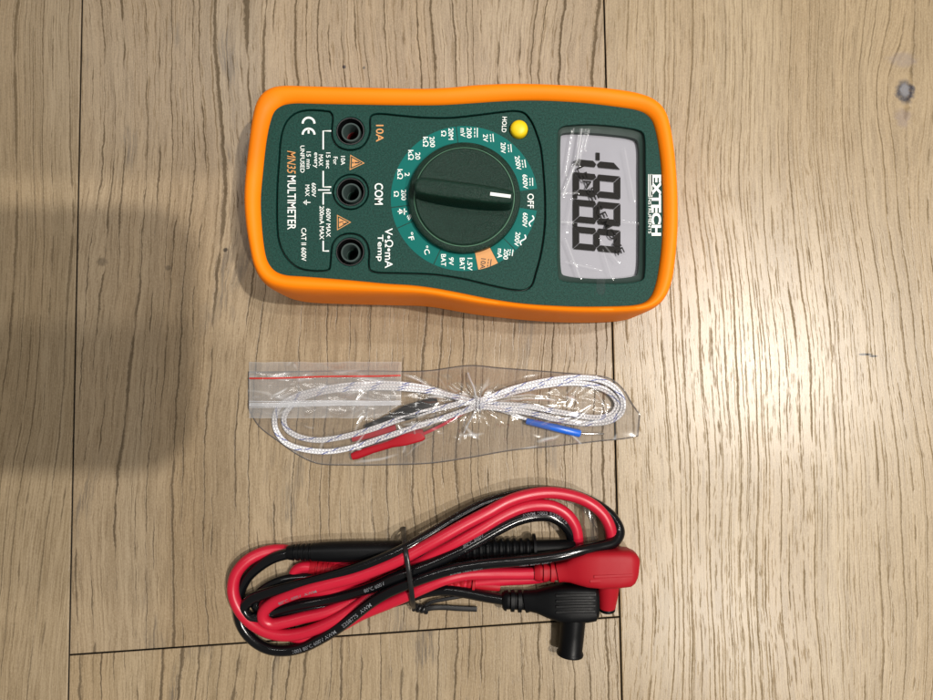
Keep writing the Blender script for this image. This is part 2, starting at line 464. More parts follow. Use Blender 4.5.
for k in range(1, 5):
    board(mb, [rbm+sh*(k-1), rbm+sh*k, rt+sh*k, rt+sh*(k-1)], 2 if k % 2 else 0)
    board(mb, [lbm-sh*k, lbm-sh*(k-1), lt-sh*(k-1), lt-sh*k], 0 if k % 2 else 2)
bz = -29*PX; b0 = len(mb.v)
mb.v += [Vector((-1.3, yB, bz)), Vector((1.3, yB, bz)), Vector((1.3, yT, bz)), Vector((-1.3, yT, bz))]
mb.face((b0, b0+1, b0+2, b0+3), 4)
fl = mb.build('floor', [M['oak_a'], M['oak_b'], M['oak_c'], M['oak_d'], M['gap']], smooth=False)
fl['kind'] = 'structure'

# ------------------------------------------------------------------ multimeter
ZO, ZF = 66.0, 80.0
outer_px = [(285,89.5),(310,90),(340,90.8),(370,91.5),(400,92.2),(424,92.6),(452,91.2),(474,89),(500,87.8),(516,87.6),(535,88),(551,88.6),(575,89.8),(594,91),(620,94),(635,97),(648,101.5),(658,108.5),(664,117),(668,130),(671,147),(674,175),(675.5,205),(675.3,235),(673,262),(670,282),(665,296),(657,306),(647,311.5),(635,314.5),(610,316.2),(570,316),(536,314),(510,311.5),(476,307.5),(450,303),(433,300),(416,298.3),(390,297.6),(350,296.8),(300,295),(285,293),(272,289),(263,281.5),(256.5,269),(252,250),(248,225),(246.5,200),(248,175),(250.5,152),(254,125),(258,108),(264.5,97.5),(274,91.5)]
inner_px = [(292,104),(320,104.3),(350,104.8),(400,105.6),(440,105.5),(470,103.8),(500,101.8),(520,101),(540,100.9),(580,103),(610,106.3),(638,110.8),(646,114.5),(651.5,120.5),(655,130),(658,145),(661,170),(662.3,200),(662.3,225),(661.3,245),(659,265),(655.5,284),(651,296),(645,302),(636,304.8),(600,306.3),(575,306.3),(549,305.2),(530,304),(510,301.8),(484,297.5),(457,292),(433,287.7),(410,284.8),(390,283.7),(350,280),(300,276),(287,275.2),(279,273),(272,268),(267,259.5),(264,245),(262,225),(261,200),(263,175),(267,140),(271,121),(275,111.5),(282,106.2)]
O = resample(catmull([P(a, b, ZO) for a, b in outer_px], True), 3*PX, True)
I = resample(catmull([P(a, b, ZF) for a, b in inner_px], True), 1.5*PX, True)
cen = P(462, 205, 0)
root = thing('multimeter', 'orange and green handheld multimeter with yellow button, rotary dial and reading -1888', 'multimeter', cen)
def flat(p, z): return Vector((p.x, p.y, z*PX))
Inear = []
for p in O:
    q = min(I, key=lambda w: (w.x-p.x)**2+(w.y-p.y)**2); Inear.append(q)
# smooth the correspondence
N = len(O)
for _ in range(3):
    Inear = [(Inear[i-1]+Inear[i]*2+Inear[(i+1) % N])/4 for i in range(N)]
prof = [(.16, 1.0), (.06, 3.0), (.015, 8), (.0, 20), (-.01, 45), (-.01, 60), (.01, 68), (.05, 74), (.12, 79), (.22, 83), (.36, 85.6), (.52, 86.4), (.68, 85.8), (.82, 84.2), (.92, 82.3), (.98, 80.5), (1.0, 78.5), (1.0, 70)]
mb = MB()
mb.rings([[flat(O[i].lerp(Vector((Inear[i].x, Inear[i].y, O[i].z)), f), z) for i in range(N)] for f, z in prof], True, False)
mb.build('rubber_holster', M['orange'], root, sharp=60)

# faces: groove outline of the control panel
groove_px = [(279,160),(280.3,142),(283,129),(288,119.5),(296,113),(307,110.3),(325,111),(330,112),(332.3,116),(332.2,124),(331.6,131),(333.2,140),(338.5,146.8),(350,150),(361.5,146.8),(367.5,139),(369.8,131),(369.8,121),(371,116),(376,114),(400,115.6),(415,117),(430,117.8),(450,117.8),(475,115.3),(500,112.2),(515,111),(524,113),(531,121),(537,135),(540.5,147),(543.7,176),(545,202),(544.6,227),(541,253),(535.5,274),(531.5,285.5),(525,289.8),(515.5,290.2),(491.5,285.6),(466,279.5),(440,275.2),(423,273.9),(397,273.2),(376,272.3),(370,270),(368.6,264),(368.9,252),(366.5,243),(360.5,236.2),(350,233.5),(339.5,236.2),(333,243),(331,253),(330.3,263),(329,269),(325,270.7),(305,269.8),(295,265.8),(284.6,255),(278.8,241),(277,224),(276.8,200),(277.5,180)]
G = resample(catmull([P(a, b, ZF) for a, b in groove_px], True), 1.5*PX, True)
def offset(pts, d):
    n = len(pts); out = []
    area = sum(pts[i].x*pts[(i+1) % n].y-pts[(i+1) % n].x*pts[i].y for i in range(n))
    sg = 1 if area > 0 else -1
    for i in range(n):
        T = (pts[(i+1) % n]-pts[i-1]).normalized()
        out.append(pts[i]+Vector((T.y, -T.x, 0))*(d*PX*sg))
    return out
win_px = [(557.6,137),(558.5,130),(563,126.2),(572,125),(590,124.2),(605,125),(622,126.8),(637,129.5),(643,132.5),(645,139),(645.6,165),(645.8,205),(645.6,245),(645,272),(643.3,279),(636,282),(616,283.6),(590,283.2),(566,281.6),(559.5,279),(557.8,270),(557.3,205)]
Wn = resample(catmull([P(a, b, ZF) for a, b in win_px], True), 1.5*PX, True)
JACKS = [(350.3,131,'red'),(350.6,191.8,'blk'),(350,251.8,'blk')]
CD = (464.3, 198.2)
DIALC = P(CD[0], CD[1], 83)
FS = .886                         # photo steps to true steps at face height
def around(c, r, n=72):
    r = r*FS; return [Vector((c.x+math.cos(2*math.pi*i/n)*r*PX, c.y+math.sin(2*math.pi*i/n)*r*PX, 0)) for i in range(n)]
JC = [P(a, b, ZF) for a, b, _ in JACKS]
BUT = P(519, 129, 82)
Iin = offset(I, 0.6)
vs, fs = curve_mesh([Iin, offset(G, .75), Wn, around(JC[0], 14.6), around(JC[2], 14.6)], 2.2*PX, .7*PX, (ZF-2.2)*PX)
mb = MB(); mb.mesh(vs, fs); front = mb.build('front_frame', M['green'], root, sharp=30)
vs, fs = curve_mesh([offset(G, -.75), around(JC[1], 18.6), around(DIALC, 54), around(BUT, 9.4)], 2.2*PX, .7*PX, (ZF-2.2)*PX)
mb = MB(); mb.mesh(vs, fs); panel = mb.build('control_panel', M['green'], root, sharp=30)
vs, fs = curve_mesh([around(JC[1], 17.2), around(JC[1], 14.6)], 2.2*PX, .6*PX, (ZF-2.2)*PX)
mb = MB(); mb.mesh(vs, fs); mb.build('jack_surround', M['green'], root, sharp=30)
# inner case below the gaps
vs, fs = curve_mesh([offset(I, -.2), Wn] + [around(c, 14.7) for c in JC], 6*PX, 0, 68.5*PX)
mb = MB(); mb.mesh(vs, fs)
vs, fs = curve_mesh([offset(I, -.3)], 2*PX, 0, 40*PX); mb.mesh(vs, fs)
mb.build('inner_case', M['case'], root, smooth=False)

darkred = plastic('dark_red_socket', (0.08, 0.002, 0.003), 0.5)
for (a, b, kc), c in zip(JACKS, JC):
    mb = MB()
    z0 = 44
    lathe(mb, flat(c, 0), [(14.5, z0), (14.5, ZF-1.5), (14.2, ZF-.6), (13.2, ZF-.6), (13.2, z0+2), (10.2, z0+2)], cap0=False, cap1=False, rs=FS)
    j = mb.build('input_jack', M['black'], root, sharp=35)
    mb = MB()
    lathe(mb, flat(c, 0), [(10.2, z0), (10.0, ZF-4), (9.6, ZF-3), (8.2, ZF-3), (7.6, ZF-3.8), (7.4, z0)], cap0=False, cap1=False, rs=FS)
    mb.build('socket_collar', M['jackring'], j, sharp=35)
    mb = MB()
    lathe(mb, flat(c, 0), [(7.3, z0), (7.2, ZF-20), (6.4, ZF-20), (6.2, z0-12), (.1, z0-12)], cap0=False, cap1=False, rs=FS)
    mb.build('socket_contact', M['case'] if kc != 'red' else darkred, j, sharp=35)

# dial
mb = MB()
zt = 0
lathe(mb, flat(DIALC, 0), [(50, 70), (56.3, 74), (56.6, 84), (56.0, 86.4), (54.4, 87.6), (51.0, 88.2), (50.4, 87.2), (49.8, 87.2), (49.2, 89.2), (48, 90), (34, 89.0), (16, 87.6), (.1, 87.3)], seg=96, cap1=False, rs=FS)
dial = mb.build('rotary_dial', M['knob'], root, sharp=30)
mb = MB()
rr = []
for k in range(97):
    a = 2*math.pi*k/96
lathe(mb, flat(DIALC, 0), [(50.5, 86.9), (50.5, 87.5), (49.7, 87.5), (49.7, 86.9)], seg=96, cap0=False, cap1=False, rs=FS)
mb.build('dial_highlight_line', plastic('pale_green_highlight', (.05, .16, .09), .5), dial, smooth=False)  # bevel highlight painted as a paler ring
# grip bar
ang = math.radians(-7.5)
ex = Vector((math.cos(ang), math.sin(ang), 0)); ey = Vector((-ex.y, ex.x, 0))
cB = flat(DIALC, 0)
def slot(hl, hwl, hwr, z, n=64):
    out = []
    for k in range(n):
        a = 2*math.pi*k/n; ca, sa_ = math.cos(a), math.sin(a)
        X = math.copysign(abs(ca)**.55, ca)*hl; f = (X/hl+1)/2
        Y = math.copysign(abs(sa_)**.34, sa_)*(hwl*(1-f)+hwr*f)
        out.append(cB+ex*(X*PX*FS)+ey*(Y*PX*FS)+Vector((0, 0, z*PX)))
    return out
mb = MB()
mb.rings([slot(49.2, 12.5, 12, 86), slot(49.2, 11.4, 10.8, 90), slot(49.0, 10.4, 9.6, 97), slot(48.8, 9.6, 8.6, 103), slot(48.4, 8.8, 7.8, 105.4), slot(47.4, 7.4, 6.2, 106.6), slot(45, 4.6, 3.6, 107.0)], False, True)
mb.build('grip_bar', M['knob'], dial, sharp=60)
mb = MB()
c1 = cB+ex*(35.5*PX*FS)+Vector((0, 0, 107.1*PX))
pts = [(-10, -1.6), (10, -1.6), (10, 1.6), (-10, 1.6)]
mb.rings([[c1+ex*(a*PX*FS)+ey*(b*PX*FS)+Vector((0, 0, dz*PX)) for a, b in pts] for dz in (-1.2, .1)], False, True)
mb.build('pointer_mark', M['white'], dial, smooth=False)

# hold button
mb = MB()
lathe(mb, flat(BUT, 0), [(9.1, 70), (9.1, 81.5), (8.7, 83.2), (7.6, 84.6), (5.6, 85.6), (3, 86.1), (.1, 86.2)], cap1=False, rs=FS)
mb.build('hold_button', M['yellow'], root, sharp=70)

# printed dial scale (teal ring with divisions)
ZP = ZF+.12; ZQ = ZF+.22
def ringsec(mb, a0, a1, r0, r1, z, mi=0):
    c = P(CD[0], CD[1], ZF); n = max(2, int(abs(a1-a0)/2.5)); b = len(mb.v)
    for k in range(n+1):
        a = math.radians(a0+(a1-a0)*k/n)
        for r in (r0, r1): mb.v.append(Vector((c.x+math.cos(a)*r*PX, c.y+math.sin(a)*r*PX, z*PX)))
    for k in range(n): mb.face((b+2*k, b+2*k+1, b+2*k+3, b+2*k+2), mi)
mb = MB()
KR = FS          # picture steps to true steps at face height
R0, R1 = 47.5, 74.6*KR
marks = [7.0, 96.5, 187.5, 204.5, 245.5, 281.0]
for a, b in zip(marks, marks[1:]): ringsec(mb, a+.45, b-.45, R0, R1, ZP)
ringsec(mb, 281+16.5, 314-.4, R0, R1, ZP); ringsec(mb, 314.4, 350.0, R0, R1, ZP)
mb.build('scale_ring', M['teal'], panel, smooth=False)
mb = MB(); ringsec(mb, 281, 297, R0, R1*1.0, ZP); mb.build('ten_amp_field', M['orangeprint'], panel, smooth=False)
KR = 1.0

wt = MB(); ot = MB(); kt = MB(); wm = [MB(), MB()]
def T(s, u, v, cap, L=None, ang=0, mb=None, bold=.011, shear=0): txt(mb or wt, s, u, v, cap, L, ang, ZQ, bold, shear)
def dc(u, v, ang=0, L=9.5, mb=None):
    mb = mb or wt; a = math.radians(90+ang); d = (math.cos(a), math.sin(a)); up = (d[1], -d[0])
    strip(mb, [(u+up[0]*1.4-d[0]*L/2, v+up[1]*1.4-d[1]*L/2), (u+up[0]*1.4+d[0]*L/2, v+up[1]*1.4+d[1]*L/2)], .8, ZQ)
    for k in (-1, 0, 1):
        e0, e1 = k*L*.36-L*.12, k*L*.36+L*.12
        strip(mb, [(u-up[0]*1.2+d[0]*e0, v-up[1]*1.2+d[1]*e0), (u-up[0]*1.2+d[0]*e1, v-up[1]*1.2+d[1]*e1)], .8, ZQ)
def ac(u, v, ang=0, L=11):
    a = math.radians(90+ang); d = (math.cos(a), math.sin(a)); up = (d[1], -d[0])
    strip(wt, [(u+d[0]*L*(t-.5)+up[0]*1.9*math.sin(t*6.28), v+d[1]*L*(t-.5)+up[1]*1.9*math.sin(t*6.28)) for t in [k/14 for k in range(15)]], 1.1, ZQ)
S_ = 4.9
T('20M', 450.9, 134, S_, 11.5); T('Ω', 443.8, 133.6, S_, 5.6)
T('200', 432.3, 142, S_, 10.5, -4); T('kΩ', 425.8, 141.8, S_+.6, 9.8)
T('20', 417.8, 156, S_, 7.2); T('kΩ', 411, 155, S_+.6, 9.8)
T('2', 407.2, 174.5, S_, 3.6); T('kΩ', 400.2, 174.2, S_+.6, 9.8)
T('200', 403.7, 195, S_, 10.5); T('Ω', 396.4, 194, S_, 5.6)
T('200', 469.2, 132.9, S_, 10.5); T('mV', 462.8, 132.6, S_, 8.8); dc(475.9, 132.7)
T('2V', 485.5, 138.1, S_, 7.6); dc(491.8, 138, -5, 8)
T('20V', 503.2, 148, S_, 10.8); dc(509.7, 148.3, -5, 8)
T('200V', 518, 163, S_, 14, -8); dc(523.8, 163.8, -8, 8)
T('600V', 525.2, 181.7, S_, 14.4, -3); dc(531.2, 181.9, -2, 8)
T('OFF', 530.6, 201, 6.4, 14.5, bold=.010)
T('600V', 525, 220, S_, 14.4, 3); ac(531.5, 221, 8)
T('200V', 517.2, 239.2, S_, 14, 8); ac(523, 240, 18)
T('200', 506, 254.3, S_, 10.5, 6); T('mA', 500, 253.4, S_, 9.4, 4); dc(511.2, 252.6, 8, 6.5)
T('10A', 483, 263.8, 5.0, 10.6, 6, kt); dc(489.3, 263, 8, 8, kt)
T('1.5V', 469.8, 264.2, S_, 12.5); T('BAT', 462.2, 263.8, S_, 12)
T('9V', 451.2, 261.3, S_, 8); T('BAT', 443.5, 260.2, S_, 12)
T('°C', 426.5, 250.2, 5.6, 8.4, -18); T('°F', 411, 236.4, 5.6, 8, -14)
# diode and buzzer symbols
poly(wt, [(399.2, 208.6), (399.2, 214.4), (404.2, 211.6)], ZQ); strip(wt, [(404.4, 208.4), (404.4, 214.8)], .9, ZQ); strip(wt, [(397.6, 211.5), (407, 211.5)], .8, ZQ)
for rr_ in (1.3, 2.9, 4.3):
    strip(wt, [(406.5+rr_*math.cos(t), 216+rr_*math.sin(t)) for t in [math.radians(-45+90*k/6+20) for k in range(7)]], .7, ZQ)
T('HOLD', 504.3, 124.6, 4.6, 15.5, 3)
T('COM', 378.8, 194, 8.4, 21.5, bold=.014)
T('V•Ω•mA', 389, 248.2, 8.2, 40, bold=.008); T('Temp', 379.6, 248, 7.2, 26.5, bold=.010)
T('10A', 379.8, 133.4, 7.6, 17, mb=ot, bold=.012)
T('MN35', 291.4, 162.3, 8.6, 23, mb=ot, bold=.004, shear=.25)
T('MULTIMETER', 291.6, 202.7, 8.4, 54, bold=.010)
T('CAT II 600V', 303.8, 244.5, 5.0, 33, bold=.010)
for s, u, v, L in [('10A', 343, 160.6, 9), ('For', 335.4, 160.8, 8), ('15 sec', 328.2, 160.6, 16), ('MAX', 320.9, 160.4, 11.5), ('every', 315, 160.3, 15.5), ('15 min', 308.6, 160.2, 17), ('UNFUSED', 302.4, 159.2, 27)]:
    T(s, u, v, 4.3, L, bold=.008)
T('600V', 313.8, 190, 4.3, 14, bold=.008); T('MAX', 307.4, 190.6, 4.3, 11.5, bold=.008)
T('600V MAX', 328.4, 222.8, 4.5, 28.5, bold=.010); T('200mA MAX', 321.8, 222.8, 4.5, 33.5, bold=.010)
strip(wt, [(331.2, 131), (323.2, 131), (323.2, 149.5)], 1.3, ZQ)
strip(wt, [(323.2, 171), (323.2, 187), (331.2, 187)], 1.3, ZQ)
strip(wt, [(318, 190), (329.8, 190)], 1.1, ZQ)
strip(wt, [(331.2, 193), (323.2, 193), (323.2, 204.6)], 1.3, ZQ)
strip(wt, [(323.2, 240.8), (323.2, 251), (329, 251)], 1.3, ZQ)
strip(wt, [(310.5, 202.5), (306.5, 202.5)], .8, ZQ)
for k, h in enumerate((2.6, 1.7, .8)): strip(wt, [(306.4-k*1.3, 202.5-h), (306.4-k*1.3, 202.5+h)], .7, ZQ)
# CE mark
def arc(u, v, r, a0, a1, w, mb=wt): strip(mb, [(u+r*math.cos(math.radians(a)), v+r*math.sin(math.radians(a))) for a in [a0+(a1-a0)*k/14 for k in range(15)]], w, ZQ)
arc(305.0, 123.3, 6.0, 95+90, 265+90+0, 1.9) if False else None
def ce(u, v, r):      # open side faces the reading direction (down the picture)
    arc(u, v, r, 180, 360, 1.9)
ce(308.6, 123.6, 5.9); ce(308.6, 134.6, 5.9); strip(wt, [(308.6, 129), (308.6, 133.6)], 1.7, ZQ)
# warning triangles
def tri(a, b, c, bolt):
    strip(ot, [a, b, c], 1.3, ZQ, closed=True)
    cx = (a[0]+b[0]+c[0])/3; cy = (a[1]+b[1]+c[1])/3
    poly(ot, [(cx+(q[0]-cx)*.66, cy+(q[1]-cy)*.66) for q in (a, b, c)], ZQ)
    z2 = ZQ+.08
    if bolt: strip(wm[1], [(cx+5, cy+.4), (cx+1.2, cy+1.6), (cx+1.4, cy-1.2), (cx-2.6, cy+.2)], .9, z2)
    else:
        strip(wm[0], [(cx+4.6, cy), (cx-.3, cy)], 1.3, z2); strip(wm[0], [(cx-1.3, cy), (cx-2.6, cy)], 1.4, z2)
tri((350.6, 155.4), (350, 169.6), (364, 163.2), False)
tri((337.4, 215.4), (337.4, 229.8), (350.4, 222.3), True)
pw_ = wt.build('white_lettering', M['white'], panel, smooth=False)
ot.build('orange_lettering', M['orangeprint'], panel, smooth=False)
kt.build('black_lettering', M['blackprint'], panel, smooth=False)
for q in wm: q.build('warning_mark', M['blackprint'], panel, smooth=False)
# maker's lettering on the frame
mb = MB()
txt(mb, 'EXTECH', 656.3, 205.3, 9.6, 61, 0, ZQ, .04)
txt(mb, 'INSTRUMENTS', 649.8, 215, 3.0, 37, 0, ZQ, .004)
strip(mb, [(648.6, 174.3), (648.6, 197)], .7, ZQ); strip(mb, [(650.4, 174.3), (650.4, 197)], .7, ZQ); strip(mb, [(652, 174.3), (652, 197)], .7, ZQ)
mb.build('maker_lettering', M['white'], front, smooth=False)

# display
glass_px = [(560.8,139),(561.5,134.5),(566,133.2),(590,133.5),(612,135.3),(630,137.8),(636.5,140.5),(638.6,147),(639,175),(639.2,205),(639,245),(638.4,268),(636.5,274.8),(628,277.2),(608,278.7),(590,278.4),(569,276.4),(562.5,274.2),(561,268),(560.6,205)]
GL = resample(catmull([P(a, b, 74) for a, b in glass_px], True), 1.5*PX, True)
# sloped surround from the window edge to the glass edge
near = []
for p in Wn: near.append(min(GL, key=lambda w: (w.x-p.x)**2+(w.y-p.y)**2))
n = len(Wn)
for _ in range(3): near = [(near[i-1]+near[i]*2+near[(i+1) % n])/4 for i in range(n)]
mb = MB()
mb.rings([[flat(Wn[i].lerp(Vector((near[i].x, near[i].y, Wn[i].z)), f), z) for i in range(n)] for f, z in ((0, 79), (.04, 76.5), (.5, 75.2), (.95, 74.5), (1.0, 73), (1.0, 66))], False, False)
disp = mb.build('display_surround', M['case'], root, sharp=30)
mb = MB(); vs, fs = curve_mesh([offset(GL, .8)], .6*PX, 0, 69*PX); mb.mesh(vs, fs)
lcd = mb.build('display', M['lcd'], root, smooth=False)
mb = MB(); ZD = 70.7
def seg(pts, v0):
    poly_px = []
    for du, dv in pts: poly_px.append((573.0+du, v0+dv+du*.095))
    b = len(mb.v)
    lo = [P(a, c, ZD) for a, c in poly_px]; hi = [P(a, c, ZD+.25) for a, c in poly_px]
    mb.rings([lo[::-1], hi[::-1]], True, True)
w = 6.3; Hh = 47.5; Wd = 23.0; hm = Hh/2; gp = .45
def digit(v0, which):
    S = {'bl': [(gp, 0), (hm-w/2-gp+1.6, 0), (hm-gp, w/2), (hm-w/2-gp, w), (w+gp, w)],
         'br': [(gp, Wd), (w+gp, Wd-w), (hm-w/2-gp, Wd-w), (hm-gp, Wd-w/2), (hm-w/2-gp+1.6, Wd)],
         'tl': [(Hh-gp, 0), (Hh-w-gp, w), (hm+w/2+gp, w), (hm+gp, w/2), (hm+w/2+gp-1.6, 0)],
         'tr': [(Hh-gp, Wd), (hm+w/2+gp-1.6, Wd), (hm+gp, Wd-w/2), (hm+w/2+gp, Wd-w), (Hh-w-gp, Wd-w)],
         'b': [(0, gp), (w, w+gp), (w, Wd-w-gp), (0, Wd-gp)],
         't': [(Hh, gp), (Hh, Wd-gp), (Hh-w, Wd-w-gp), (Hh-w, w+gp)],
         'm': [(hm, w/2+gp), (hm+w/2, w+gp), (hm+w/2, Wd-w-gp), (hm, Wd-w/2-gp), (hm-w/2, Wd-w-gp), (hm-w/2, w+gp)]}
    for k in which:
        p = S[k]
        ar = sum(p[i][0]*p[(i+1) % len(p)][1]-p[(i+1) % len(p)][0]*p[i][1] for i in range(len(p)))
        seg(p if ar > 0 else p[::-1], v0)
digit(172, ['bl', 'br', 'tl', 'tr', 'b', 't', 'm']); digit(199, ['bl', 'br', 'tl', 'tr', 'b', 't', 'm']); digit(226, ['bl', 'br', 'tl', 'tr', 'b', 't', 'm'])
digit(160-Wd+5.2, ['br', 'tr'])
for vv in (194.6, 222.6): seg([(0, vv-199), (4.4, vv-199), (4.4, vv-195.2), (0, vv-195.2)], 199)
seg([(23, 150.3-150), (26.8, 150.3-150), (26.8, 158-150), (23, 158-150)], 150)
mb.build('display_digits', M['lcdink'], lcd, smooth=False)

# protective film still on the display
mb = MB()
creases = [((574,127),(566,175),.5),((590,127),(585,150),.5),((566,262),(600,270),.4),((600,240),(618,262),.4),((572,200),(566,232),.35),((582,127),(577,160),1.0),((577,160),(563,196),.9),((586,128),(579,165),.6),((561,193.5),(578,193),.6),((561,222),(572,222.5),.6),((566,240),(580,278),.5),((603,250),(612,279),.35),((625,150),(634,200),.4),((622,222),(639,224),.35)]
def crease(u, v):
    h = 0
    for (a, b), (c, d), k in creases:
        L2 = (c-a)**2+(d-b)**2; t = max(0, min(1, ((u-a)*(c-a)+(v-b)*(d-b))/L2))
        dd = math.hypot(u-a-t*(c-a), v-b-t*(d-b)); h += k*math.exp(-(dd/1.1)**2)
    return h
nu, nv = 120, 210; mb.fold = []
for j in range(nv+1):
    for i in range(nu+1):
        u = 561+i*(78.2)/nu; v0 = 127.5+i*.045*78/nu; v = v0+j*(282-127.5-2)/nv
        z = 75.6+crease(u, v)+.9*noise.noise(Vector((u*.045, v*.03, 3)))*.3
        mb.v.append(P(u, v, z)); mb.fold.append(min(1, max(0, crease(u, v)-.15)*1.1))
for j in range(nv):
    for i in range(nu):
        a = j*(nu+1)+i; mb.face((a, a+nu+1, a+nu+2, a+1))
def foldattr(o, vals):
    a = o.data.attributes.new('fold', 'FLOAT', 'POINT')
    for i, v in enumerate(vals): a.data[i].value = v
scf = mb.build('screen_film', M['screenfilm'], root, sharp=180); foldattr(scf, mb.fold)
mb = MB(); b = 0
tab = [(596.5, 278), (605, 278), (605.4, 291), (603.5, 294.5), (598.5, 294.5), (596.4, 291)]
mb.rings([[P(a, c, ZF+.3) for a, c in tab][::-1], [P(a, c, ZF+.6) for a, c in tab][::-1]], True, True)
mb.build('pull_tab', M['screenfilm'], scf, smooth=False)
mb = MB()
vs, fs, ar = glyphs('PLEASE REMOVE', .01, 0)
a = math.atan2(252-160, 621-577); rd = (math.cos(a), math.sin(a)); up = (rd[1], -rd[0]); Lt = 104; cp = 8.0
mb.mesh([P(599+rd[0]*x*Lt+up[0]*y*cp, 207+rd[1]*x*Lt+up[1]*y*cp, 73.0) for x, y in vs], fs)
mb.build('film_lettering', M['lcdink'], scf, smooth=False)

# ------------------------------------------------------------------ test leads
def cable(root, pts, r, mat, texts=()):
    w = path(pts); mb = MB(); tube(mb, w, r, 16)
    o = mb.build('cable', mat, root, sharp=80)
    if texts:
        fr = frames(w)
        for (frac, s, cap, phi, flip) in texts:
            tm = MB(); vs, fs, ar = glyphs(s, .004, 0); L = cap*ar*1.12
            i0 = int(frac*(len(w)-1)); step = (w[1]-w[0]).length/PX
            P3 = []
            for x, y in vs:
                if flip: x, y = -x, -y
                f = i0+x*L/step; f = max(0, min(len(w)-1.001, f)); i = int(f); t = f-i
                c = w[i].lerp(w[i+1], t); S = fr[i][1].lerp(fr[i+1][1], t); U = fr[i][2].lerp(fr[i+1][2], t)
                a = math.radians(phi)+y*cap/r
                P3.append(c+(S*math.sin(a)+U*math.cos(a))*((r+.12)*PX))
            tm.mesh(P3, fs)
            tm.build('cable_lettering', M['cableprint'], o, smooth=False)
    return o, w

red = thing('test_lead', 'coiled red test lead ending in a right-angle red plug', 'test lead', P(440, 575, 0), 'coiled test leads')
blk = thing('test_lead', 'coiled black test lead with the ribbed black probe and black plug', 'test lead', P(430, 580, 0), 'coiled test leads')
TXT = 'E258775  AWM 1003  80°C  600V'
# red: plug -> lower strand -> low hidden turn -> inner right arc -> outer left loop -> outer right arc -> inner left loop -> probe
redpts = [(540,573,17),(520,573.5,17),(490,573.5,18),(465,574.5,20),(445,579,22),(425,587,22),(405,596,20),(385,604.5,16),(362,614,12),(340,626,8),(322,634,6),(300,637,6),(278,630,6),(262,615,6),(268,600,6),(300,592,6),(350,590,6),(420,587,6),(500,580,6),(545,576,6),(566,566,6),(576,553,7),(577.5,540,12),(575,526,15),(567,514.5,17),(553,506.5,18),(538,505,19),(522,507.5,20),(503,515.5,22),(480,529,24),(455,543,24),(430,556,20),(408,569,15),(390,582,12),(375,593,12),(360,604,13),(340,617,14),(320,627,14),(300,633.5,13),(282,635,12),(264,630.5,12),(248,620,12),(237.5,606,12),(233,590,13),(236,574,14),(246,561.5,13),(260,553.5,10),(276,550,7),(296,552,6),(330,558,6),(380,566,6),(450,572,6),(540,572,6),(588,566,6),(606,554,7),(611.5,540,12),(609,525,16),(601,512,17),(588,502,18),(571,495.5,18),(550,492.5,19),(530,494.5,21),(510,500.5,24),(490,511,28),(465,524,31),(440,538,33),(420,549,33),(400,559.5,33),(380,568,31),(355,577,29),(330,583.5,27),(308,589.5,25),(288,596,22),(272,603.5,19),(263.5,612,17),(264,619.5,15),(271,624,13),(285,622,12),(303,617.5,11),(325,612.5,10),(345,605,8),(365,597,6),(390,590,6),(410,580,6),(425,575,6),(400,570,6),(340,584,6),(318,588,6),(302,586,6),(294,579,6),(296,571,7),(303,567.5,8),(310,567.5,8)]
cable(red, redpts, 5.7, M['redpvc'], [(.83, '80°C  600V  AWM', 3.4, 28, True)])
blkpts = [(506,600,13),(485,596.5,12),(465,592.5,11),(445,590,10),(425,592,7),(400,600,6),(370,606,6),(330,607,6),(295,610,6),(270,612,6),(257,606,6),(258,596,7),(268,587,9),(285,580,10),(308,577.5,9),(340,577,6),(400,575,6),(470,566,6),(540,560,6),(562,556,7),(571,547,9),(571,535,12),(564,524.5,15),(552,517,17),(536,516,18),(518,520,20),(500,528.5,22),(480,540,24),(458,552,26),(436,562,26),(414,570.5,26),(392,578.5,24),(372,587,18),(350,594,12),(325,600,9),(300,604.5,8),(278,610,8),(262,616,10),(250,618,12),(244,609,12),(250,600,14),(264,594,17),(284,588.5,20),(305,583,22),(330,576.5,25),(355,569,28),(378,560.5,30),(400,551,31),(420,540,28),(442,527,23),(462,515,19),(485,503.5,15),(510,496,11),(540,491.5,9),(570,494,8),(597,505,8),(613,518,10),(619.5,532,14),(614,542,18),(600,546.5,22),(582,550,27),(562,555,30),(540,558.5,31),(515,561,31),(490,563,31),(465,566.5,31),(445,571,31),(425,577.5,30),(405,585,28),(388,592.5,25),(372,602,22),(355,615,19),(338,628,16),(320,639,13),(303,647,9),(285,650.5,7),(268,648.5,6),(253,640,6),(242,626,6),(238,608,6),(240,592,6),(247,578,8),(259,566.5,11),(272,558.5,13),(284,554.5,14),(292,553,14)]
cable(blk, blkpts, 5.3, M['blackpvc'], [(.872, 'E258775  AWM', 3.5, 5, True), (.90, '1003 80°C 600V AWM', 3.5, 5, True), (.775, '1003 80°C 600V', 3.0, 52, True), (.81, 'AWM 1003 80°C', 3.0, 48, True), (.335, 'AWM 1003 E258775', 3.2, -38, True), (.375, '80°C 600V', 3.2, -38, True), (.43, '80°C 600V', 3.4, 0, True)])

